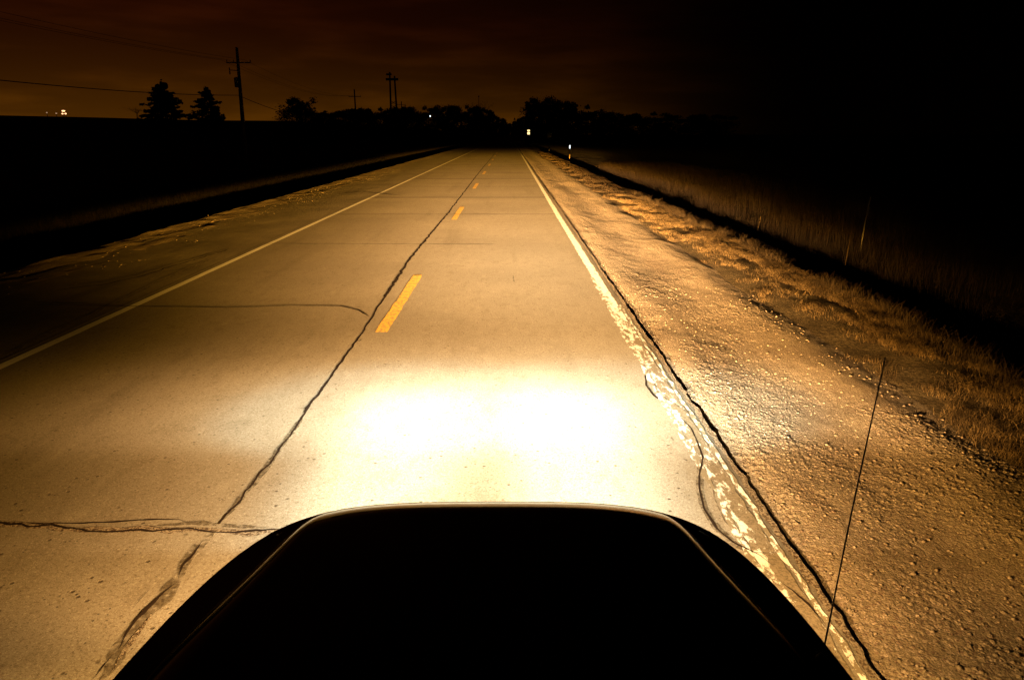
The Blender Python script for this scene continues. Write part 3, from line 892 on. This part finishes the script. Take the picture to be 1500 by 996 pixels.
# delineator with self-glowing reflector, dim grey sign, pale marker post
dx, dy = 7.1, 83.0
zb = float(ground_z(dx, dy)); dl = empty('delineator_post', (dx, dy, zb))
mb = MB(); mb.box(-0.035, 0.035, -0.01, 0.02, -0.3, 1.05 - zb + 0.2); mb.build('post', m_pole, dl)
m_refl_glow = simple('reflector', (0.9, 0.9, 0.9), 0.3, emit=(0.9, 1.0, 1.0), strength=1.6)  # emission imitates headlamp light thrown back; the reflector is no lamp
mb = MB(); mb.tube([(0, -0.035, 1.05 - zb - 0.19), (0, -0.035, 1.05 - zb + 0.19)], 0.075, 12); mb.build('reflector', m_refl_glow, dl)
tag(dl, 'slim delineator post with a white reflector glowing by its own emission at the right verge', 'road marker')
sx, sy = at_dist(805, 120), 120.0
zb = float(ground_z(sx, sy)); sg = empty('road_sign', (sx, sy, zb))
mb = MB(); mb.tube([(0, 0, -0.3), (0, 0, z_at(193, sy) - zb)], 0.04, 8); mb.build('post', m_steel, sg)
mb = MB(); mb.box(-0.35, 0.35, -0.05, -0.042, z_at(202, sy) - zb, z_at(195, sy) - zb); mb.build('sign_panel', simple('dull_sign', (0.10, 0.11, 0.12)), sg)
tag(sg, 'dim grey road sign barely visible beyond the glowing reflector', 'sign')
qx, qy = at_dist(1285, 17.6), 17.6
zb = float(ground_z(qx, qy)); mk = empty('marker_post', (qx, qy, zb))
zt = z_at(289, qy) - zb
mb = MB(); mb.tube([(0, 0, -0.3), (0.02, 0, zt * 0.55), (0.07, 0, zt)], 0.020, 8); mb.build('post', m_steel, mk)
mb = MB(); mb.tube([(0.045, -0.02, zt * 0.66), (0.058, -0.02, zt * 0.82)], 0.026, 8); mb.build('sleeve', simple('pale_sleeve', (0.06, 0.06, 0.055)), mk)
tag(mk, 'thin leaning pale marker post in the dark brush at the right', 'marker post')

# ------------------------------------------------------------------ the car
CX = -0.07
car = empty('car', (CX, 0, 0))
tag(car, 'dark glossy car seen from above its roof with its headlamps lighting the road', 'car')
Mp = Mat('car_paint', 0.22, 0.0); Mp.color((0.006, 0.0028, 0.0025))
Mp.b.inputs['Coat Weight'].default_value = 1.0; Mp.b.inputs['Coat Roughness'].default_value = 0.10
Mp.b.inputs['Roughness'].default_value = 0.4
m_car = Mp.m
m_glass = simple('tinted_glass', (0.004, 0.004, 0.005), 0.05, 0.5)
m_trim = simple('black_trim', (0.01, 0.01, 0.01), 0.6, 0.3)
m_tyre = simple('tyre_rubber', (0.015, 0.015, 0.015), 0.9, 0.2)
m_rim = simple('alloy_rim', (0.4, 0.4, 0.42), 0.35, 0.5, 0.9)
m_chrome = simple('chrome', (0.6, 0.6, 0.6), 0.15, 0.5, 1.0)

YC, A_, B_, N_ = 1.2, 0.955, 1.325, 4.3
def crease_x(y): return 0.765 - 0.085 * sst(1.4, 2.5, y) - 0.02 * (y - 1.5)
def top_z(x, y, rr):
    ax = np.abs(x)
    z = 1.150 - 0.115 * np.clip((y - 1.45) / 1.1, -0.5, 1.2) + 0.022 * (1 - (x / 0.9) ** 2)
    # gentle roll near outline then tight
    return z
th = np.linspace(0, math.pi, 321)
ct, st_ = np.cos(th), np.sin(th)
ox = -A_ * np.sign(ct) * np.abs(ct) ** (2 / N_)
oy = B_ * np.abs(st_) ** (2 / N_)
rs = np.concatenate([np.linspace(0, 0.6, 14)[:-1], np.linspace(0.6, 0.93, 110)[:-1], np.linspace(0.93, 1.0, 80)])
def hood_drop(x, y):
    """how far the hood skin has rolled down past its side creases and its front lip"""
    ax = np.abs(x)
    rr = ((ax / A_) ** N_ + (np.clip(y - YC, 0, 9) / B_) ** N_) ** (1 / N_)
    ts = np.clip((ax - crease_x(y) + 0.015) / 0.105, 0, 3)
    tf = np.clip((rr - 0.835) / 0.150, 0, 3)
    t = np.clip((ts ** 3 + tf ** 3) ** (1 / 3), 0, 1)
    fade = 0.45 + 0.55 * sst(1.35, 2.2, y)
    return 0.053 * fade * t ** 1.8
Xh = rs[:, None] * ox[None, :]; Yh = YC + rs[:, None] * oy[None, :]
Zh = top_z(Xh, Yh, rs[:, None] + 0 * Xh)
roll = rs[:, None] ** 1 
e = np.clip((rs - 0.984) / 0.016, 0, 1)[:, None]
Zh = Zh - 0.014 * (1 - np.sqrt(np.clip(1 - e ** 2 * 0.96, 0, 1)))
Zh = Zh - hood_drop(Xh, Yh)
# split hood (inside the crease, ahead of cowl) from the fenders: all one grid, two parts by face
hoodmask = (np.abs(Xh) < crease_x(Yh) + 0.095) & (Yh > 1.46 - 0.12 * (np.abs(Xh) / 0.8) ** 4)
# side walls of the nose
nz = 26
sides = []
for k in range(1, nz + 1):
    t = k / nz
    out = 1.0 + 0.012 * math.sin(min(1, t * 1.6) * math.pi) - 0.05 * t ** 3
    zz = Zh[-1] * (1 - t) + 0.26 * t
    sides.append((ox * out, YC + oy * out, zz))
Xa = np.concatenate([Xh, np.array([s[0] for s in sides])]); Ya = np.concatenate([Yh, np.array([s[1] for s in sides])]); Za = np.concatenate([Zh, np.array([s[2] for s in sides])])
Fa = grid_faces(*Xa.shape)[:, ::-1]
hm = np.concatenate([hoodmask, np.zeros((nz, len(th)), bool)]).ravel()
fm = hm[Fa].all(axis=1)
Va = np.stack([Xa, Ya, Za], -1).reshape(-1, 3)
def sub(V, Fq):
    u, inv = np.unique(Fq, return_inverse=True)
    return V[u], inv.reshape(Fq.shape)
# wheel arches are cut out of the side wall faces
def arch(Fq, cy):
    c = Va[Fq].mean(axis=1)
    return ~((np.hypot(c[:, 1] - cy, c[:, 2] - 0.35) < 0.40) & (np.abs(c[:, 0]) > 0.8) & (c[:, 2] < 0.8))
vv, ff = sub(Va, Fa[fm]); mesh_np('hood', vv, ff, m_car, car, True)
ff2 = Fa[~fm]; ff2 = ff2[arch(ff2, 1.62)]
vv, ff = sub(Va, ff2); mesh_np('front_fender', vv, ff, m_car, car, True)
# rear body tub
th2 = np.linspace(0, math.pi, 121)
ox2 = -A_ * np.sign(np.cos(th2)) * np.abs(np.cos(th2)) ** (2 / 5); oy2 = 1.15 * np.abs(np.sin(th2)) ** (2 / 5)
Y0r = -1.1
prof = [(0.0, 1.08), (0.9, 1.10), (0.985, 1.10), (1.0, 1.06), (1.012, 0.8), (1.005, 0.5), (0.96, 0.26)]
ring = lambda r, z: np.stack([np.r_[ox * 0 + 0, []], ], 0)
V = []; nn = None
xs_o = np.concatenate([[-A_], ox2, [A_]]); ys_o = np.concatenate([[YC], Y0r - oy2, [YC]])
# resample straight flanks
def flank(n): return np.linspace(YC, Y0r, n)[1:-1]
xs_o = np.concatenate([[-A_], -A_ * np.ones(30), ox2, A_ * np.ones(30), [A_]])
ys_o = np.concatenate([[YC], flank(32), Y0r - oy2, flank(32)[::-1], [YC]])
for r, z in prof:
    V.append(np.stack([xs_o * r, np.where(ys_o < Y0r, Y0r + (ys_o - Y0r) * r, ys_o), np.full_like(xs_o, z)], -1))
V = np.array(V); Fr = grid_faces(V.shape[0], V.shape[1])
Vr = V.reshape(-1, 3); c = Vr[Fr].mean(axis=1)
keepf = ~((np.hypot(c[:, 1] + 1.25, c[:, 2] - 0.35) < 0.41) & (np.abs(c[:, 0]) > 0.8) & (c[:, 2] < 0.8))
mesh_np('body', Vr, Fr[keepf], m_car, car, True)
# cabin
bx, tx = 0.86, 0.66
zb_, zt_ = 1.115, 1.64
yb0, yt0, yb1, yt1 = 1.43, 0.62, -2.05, -1.65
def quadpatch(a, b, c_, d, n=14, bulge=(0, 0, 0)):
    a, b, c_, d = map(np.array, (a, b, c_, d))
    u = np.linspace(0, 1, n); U, W = np.meshgrid(u, u)
    P = (a * ((1-U)*(1-W))[..., None] + b * (U*(1-W))[..., None] + c_ * (U*W)[..., None] + d * ((1-U)*W)[..., None])
    P = P + np.array(bulge) * (4*U*(1-U))[..., None] * (0.5 + 2*W*(1-W))[..., None]
    return P.reshape(-1, 3), grid_faces(n, n)
v, f = quadpatch((-bx, yb0 - 0.10, zb_), (bx, yb0 - 0.10, zb_), (tx, yt0, zt_), (-tx, yt0, zt_), bulge=(0, 0.09, 0.02)); mesh_np('windshield', v, f, m_glass, car, True)
v, f = quadpatch((-tx, yt0, zt_), (tx, yt0, zt_), (tx, yt1, zt_ - 0.03), (-tx, yt1, zt_ - 0.03), bulge=(0, 0, 0.05)); mesh_np('roof', v, f, m_car, car, True)
v, f = quadpatch((bx, yb1, zb_), (-bx, yb1, zb_), (-tx, yt1, zt_ - 0.03), (tx, yt1, zt_ - 0.03), bulge=(0, -0.05, 0)); mesh_np('rear_window', v, f, m_glass, car, True)
for s in (-1, 1):
    v, f = quadpatch((s*bx, yb0 - 0.10, zb_), (s*bx, yb1, zb_), (s*tx, yt1, zt_ - 0.03), (s*tx, yt0, zt_), bulge=(s*0.03, 0, 0)); 
    if s > 0: f = f[:, ::-1]
    mesh_np('side_window', v, f, m_glass, car, True)
    for (b_, t_) in (((s*bx, yb0 - 0.10, zb_), (s*tx, yt0, zt_)), ((s*bx, -0.2, zb_), (s*tx, -0.25, zt_)), ((s*bx, yb1, zb_), (s*tx, yt1, zt_ - 0.03))):
        mb = MB(); mb.tube([b_, tuple((p + q) / 2 + (0.02 * s if i == 0 else 0) for i, (p, q) in enumerate(zip(b_, t_))), t_], 0.03, 8); mb.build('pillar', m_car, car, True)
    # mirror
    mb = MB(); mb.tube([(s*0.93, 1.02, 1.08), (s*1.0, 1.0, 1.10)], 0.025, 8); mb.tube([(s*0.99, 0.98, 1.13), (s*1.02, 0.99, 1.13), (s*1.12, 0.99, 1.13), (s*1.16, 0.96, 1.13)], [0.05, 0.085, 0.08, 0.04], 14)
    mb.build('side_mirror', m_car, car, True)
    # door seams and handles
    mb = MB(); mb.box(s*0.958 - 0.012, s*0.958 + 0.012, 0.05, 0.20, 0.86, 0.885); mb.build('door_handle', m_car, car)
    mb = MB(); mb.tube([(s*0.80, 2.295, 1.022), (s*0.825, 2.25, 1.026), (s*0.84, 2.21, 1.030)], [0.001, 0.0035, 0.001], 8); mb.build('glint_sliver', m_chrome, car, True)  # made-up chrome sliver laid on the fender to give a glint
    # headlight
    mb = MB(); n = 20
    yl = YC + B_ * (1 - (0.62 / A_) ** N_) ** (1 / N_)
    mb.tube([(s*0.62, yl - 0.06, 0.70), (s*0.62, yl + 0.012, 0.70), (s*0.62, yl + 0.022, 0.70)], [0.105, 0.105, 0.08], 24)
    hl = mb.build('headlight', simple('headlamp_lens', (0.9, 0.9, 0.85), 0.1, emit=(1.0, 0.75, 0.4), strength=6.0), car)
    for wy in (1.62, -1.25):
        w = empty('wheel', (s*0.83, wy, 0.345)); w.parent = car
        mb = MB(); mb.lathe_x(0, 0, 0, [(-0.11, 0.22), (-0.11, 0.32), (-0.085, 0.345), (0.085, 0.345), (0.11, 0.32), (0.11, 0.22), (-0.11, 0.22)], 40); mb.build('tyre', m_tyre, w, True)
        mb = MB(); mb.lathe_x(0, 0, 0, [(s*0.10, 0.22), (s*0.06, 0.20), (s*0.05, 0.08), (s*0.085, 0.05), (s*0.09, 0.001)], 40); mb.build('rim', m_rim, w, True)
# grille, bumper
mb = MB()
for k in range(6): mb.box(-0.42, 0.42, 2.565, 2.588, 0.60 + k * 0.035, 0.615 + k * 0.035)
mb.build('grille', m_chrome, car)
n = 41
xx = np.linspace(-0.9, 0.9, n); yy_ = YC + (B_ + 0.03) * (1 - np.clip(np.abs(xx) / (A_ + 0.02), 0, 1) ** N_) ** (1 / N_)
V = []
for (o_, z) in ((0, 0.30), (0.03, 0.34), (0.035, 0.46), (0, 0.50)): V.append(np.stack([xx, yy_ + o_, np.full(n, z)], -1))
mesh_np('bumper', np.array(V), grid_faces(4, n), m_trim, car, True)
# cowl strip and wipers
xx = np.linspace(-0.86, 0.86, n); V = []
for (o_, z) in ((0.0, 1.135), (-0.16, 1.10)): V.append(np.stack([xx, 1.45 - 0.12 * (np.abs(xx) / 0.8) ** 4 + o_, np.full(n, z) - 0.01 * (xx / 0.86) ** 2], -1))
mesh_np('cowl', np.array(V), grid_faces(2, n), m_trim, car)
for x0, x1 in ((-0.55, 0.05), (0.12, 0.70)):
    mb = MB(); mb.tube([(x0, 1.335, 1.135), ((x0 + x1) / 2, 1.33, 1.15), (x1, 1.32, 1.153)], [0.008, 0.006, 0.004], 6); mb.build('wiper', m_trim, car)
# whip antenna on the right fender
ant = empty('antenna', (0.89 + 0.115 - 0.0, 1.56, 1.03)); ant.parent = car
ant.location = (0.905, 1.50, 1.10)
mb = MB(); mb.tube([(-0.005, 0, -0.03), (-0.003, 0, 0.02), (0, 0, 0.035)], [0.016, 0.014, 0.006], 12); mb.build('antenna_base', m_trim, ant, True)
mb = MB(); mb.tube([(0, 0, 0.02), (0.018, 0.004, 0.45), (0.042, 0.01, 0.86)], [0.0024, 0.0021, 0.0016], 8); mb.tube([(0.042, 0.01, 0.855), (0.042, 0.01, 0.862)], 0.0022, 8); mb.build('antenna_mast', m_trim, ant, True)

# ------------------------------------------------------------------ headlamp beams
LY, LZ = 2.60, 0.70
def headlamp(name, x, side):
    ld = bpy.data.lights.new(name, 'SPOT')
    ld.energy = 4 * math.pi; ld.color = (1.0, 1.0, 1.0)
    ld.spot_size = R(176); ld.spot_blend = 0.0; ld.shadow_soft_size = 0.035
    ld.use_nodes = True
    nt = ld.node_tree
    em = nt.nodes['Emission']
    tc = nt.nodes.new('ShaderNodeTexCoord'); sp = nt.nodes.new('ShaderNodeSeparateXYZ')
    nt.links.new(tc.outputs['Normal'], sp.inputs[0])
    nx, ny, nz_ = (E(nt, sp.outputs[i]) for i in range(3))
    az = nz_.abs().max(0.02)
    u = nx * XS / az; v = ny * YS / az              # tangents: right, up
    down = (v * -1.0).max(0.0052)
    D = LZ / 1.0 * 1.0 * (down ** -1.0)             # distance ahead where this ray meets the road
    Xg = u * D                                      # sideways there, from this lamp
    logD = D._m('LOGARITHM', 10.0)
    r3 = ((D * D) * (1.0 + u * u) + LZ * LZ) ** 1.5
    # beam design: road luminance wanted from this lamp, by distance
    far = curve(logD, FAR, 0.0, 2.15, 0.5)
    sg = D * 0.105 + 1.75 + D * u.step(0.0, 0.15) * 0.05
    q = ((Xg - 0.55) / sg).abs()
    hw = ((q ** 2.4) * -0.55).exp()
    near = curve(logD, NEAR, 0.0, 2.15, 4.0) * 0.62 * ((Xg + (0.11 - 0.07 * side)).abs() ** 3.4 * (-1.0 / 0.56 ** 3.4)).exp()
    halo = curve(logD, HALO, 0.0, 2.15, 1.0) * gauss(Xg, -0.10 + 0.12 * side, 1.12)
    ua = u.abs()
    lobe = curve(logD, LOBE, 0.0, 2.15, 1.0) * 1.5 * gauss(Xg, 0.45 * side, 1.7)
    far = far * 1.12
    skirt = curve(logD, [(0, 0), (lg(5), 0.0), (lg(10), 0.9), (lg(14), 1.0), (lg(30), 0.6), (lg(80), 0.0), (2.15, 0)], 0.0, 2.15, 1.0) * gauss(u, -0.44, 0.20) * Xg.step(-14.5, -8.5) * 0.034
    Lw = far * hw + near + halo + lobe + skirt
    Lw = Lw * (Xg.step(13.0, 5.5) * 0.85 + 0.15) * Xg.step(-15.0, -9.5)
    cut = (v * 1.0).step(-0.0045, -0.0095) * 0.9998 + 0.0002
    S = (Lw * (r3 / LZ) * (math.pi / 0.20) * cut + SPILL) * nz_.abs().step(0.05, 0.35)
    nt.links.new(S.s, em.inputs['Strength'])
    rp = nt.nodes.new('ShaderNodeValToRGB')   # the core of the beam burns whiter than its skirt
    
    cr = rp.color_ramp
    cols = [(0.0, (1.0, 0.42, 0.02)), (0.19, (1.0, 0.455, 0.045)), (0.33, (1.0, 0.49, 0.11)), (0.56, (1.0, 0.555, 0.205)), (0.68, (1.0, 0.63, 0.29)), (0.80, (1.0, 0.82, 0.54)), (1.0, (1.0, 0.93, 0.68))]
    for k, (p_, c_) in enumerate(cols[1:-1]): cr.elements.new(p_)
    for k, (p_, c_) in enumerate(cols):
        cr.elements[k].position = p_; cr.elements[k].color = (*c_, 1)
    nt.links.new((Lw * 1.0 + 1e-6).sqrt().clamp().s, rp.inputs[0])
    nt.links.new(rp.outputs['Color'], em.inputs['Color'])
    o = bpy.data.objects.new(name, ld)
    o.location = (x, LY, LZ); o.rotation_euler = (R(90), 0, 0)
    col.objects.link(o)
    return o
XS, YS = 1.0, 1.0
lg = math.log10
def D_of(py): return G(746, py)[1] - LY
FAR = [(0, 0.0), (lg(2.0), 0.05), (lg(3.5), 0.23), (lg(5.5), 0.28), (lg(7.3), 0.345), (lg(10), 0.37), (lg(14), 0.33), (lg(23), 0.22), (lg(47), 0.080), (lg(80), 0.028), (lg(113), 0.009), (2.15, 0.0004)]
NEAR = [(0, 0.15), (lg(1.2), 0.6), (lg(1.5), 1.0), (lg(1.9), 1.25), (lg(2.5), 1.4), (lg(3.3), 1.3), (lg(3.8), 0.72), (lg(4.3), 0.12), (lg(5.2), 0.0), (1.0, 0.0), (2.15, 0.0)]
HALO = [(0, 0.40), (lg(1.2), 0.58), (lg(1.6), 0.56), (lg(2.2), 0.42), (lg(3.2), 0.32), (lg(4.1), 0.17), (lg(5.2), 0.03), (lg(6.2), 0.0), (2.15, 0.0)]
LOBE = [(0, 0.05), (lg(1.4), 0.05), (lg(2.2), 0.13), (lg(3.1), 0.34), (lg(4.0), 0.26), (lg(5.2), 0.07), (lg(7), 0.0), (2.15, 0.0)]
SPILL = 3.0
for s in (-1, 1):
    o = headlamp('headlamp_beam', CX + s * 0.66, s)
# small amber side lamps low on the front corners
m_side = simple('side_lamp_lens', (0.9, 0.6, 0.3), 0.2, emit=(1.0, 0.62, 0.25), strength=3.0)
for s in (-1, 1):
    mb = MB(); mb.box(s * 0.962 - 0.01, s * 0.962 + 0.01, 1.98, 2.10, 0.64, 0.70); mb.build('side_lamp', m_side, car)
    ld = bpy.data.lights.new('side_lamp_glow', 'POINT'); ld.energy = 230.0; ld.color = (1.0, 0.535, 0.155); ld.shadow_soft_size = 0.03
    o = bpy.data.objects.new('side_lamp_glow', ld); o.location = (CX + s * 1.03, 2.06, 0.67); col.objects.link(o)

# ------------------------------------------------------------------ night sky
w = bpy.data.worlds.new('World'); scene.world = w; w.use_nodes = True
nt = w.node_tree; bg = nt.nodes['Background']
tc = nt.nodes.new('ShaderNodeTexCoord'); sp = nt.nodes.new('ShaderNodeSeparateXYZ')
nt.links.new(tc.outputs['Generated'], sp.inputs[0])
dx_, dy_, dz_ = (E(nt, sp.outputs[i]) for i in range(3))
az = dx_._m('ARCTAN2', dy_) * (180 / math.pi)        # 0 = down the road, negative = left
el = dz_._m('ARCSINE') * (180 / math.pi)
vm = nt.nodes.new('ShaderNodeVectorMath'); vm.operation = 'MULTIPLY'; vm.inputs[1].default_value = (5, 5, 34)
nt.links.new(tc.outputs['Generated'], vm.inputs[0])
nz = nt.nodes.new('ShaderNodeTexNoise'); nz.inputs['Scale'].default_value = 1.0; nz.inputs['Detail'].default_value = 5
nt.links.new(vm.outputs[0], nz.inputs['Vector'])
cl = E(nt, nz.outputs['Fac'])
glow = gauss(az, -34.0, 17.0) * ((el * -0.24).exp()) * 0.85 + gauss(az, -24, 20) * ((el * -0.05).exp()) * 0.60 + gauss(az, 0, 7.5) * ((el * -0.42).exp()) * 0.75
glow = glow * (0.76 + 0.7 * cl.step(0.40, 0.76)) * (az.step(24, 4)) * az.step(-110, -60)
front = dy_.step(-0.1, 0.2)
glow = glow * front * el.step(40, 10)
mx = nt.nodes.new('ShaderNodeMix'); mx.data_type = 'RGBA'
warm = (el.step(9, 0) * 0.8).clamp()
nt.links.new(warm.s, mx.inputs[0])
mx.inputs[6].default_value = (0.026, 0.0045, 0.0006, 1)
mx.inputs[7].default_value = (0.052, 0.0175, 0.0006, 1)
nt.links.new(mx.outputs[2], bg.inputs['Color'])
nt.links.new((glow * 1.3 + 0.004).s, bg.inputs['Strength'])

# ------------------------------------------------------------------ render settings
scene.view_settings.view_transform = 'Standard'
scene.view_settings.look = 'None'
scene.view_settings.exposure = 0.0
scene.view_settings.gamma = 1.0
scene.view_settings.use_curve_mapping = False
scene.cycles.use_denoising = True
scene.cycles.denoising_input_passes = 'RGB_ALBEDO_NORMAL'
scene.cycles.denoising_prefilter = 'NONE'
scene.cycles.use_light_tree = False
w.cycles.sampling_method = 'NONE'
scene.cycles.max_bounces = 4
scene.cycles.sample_clamp_indirect = 4
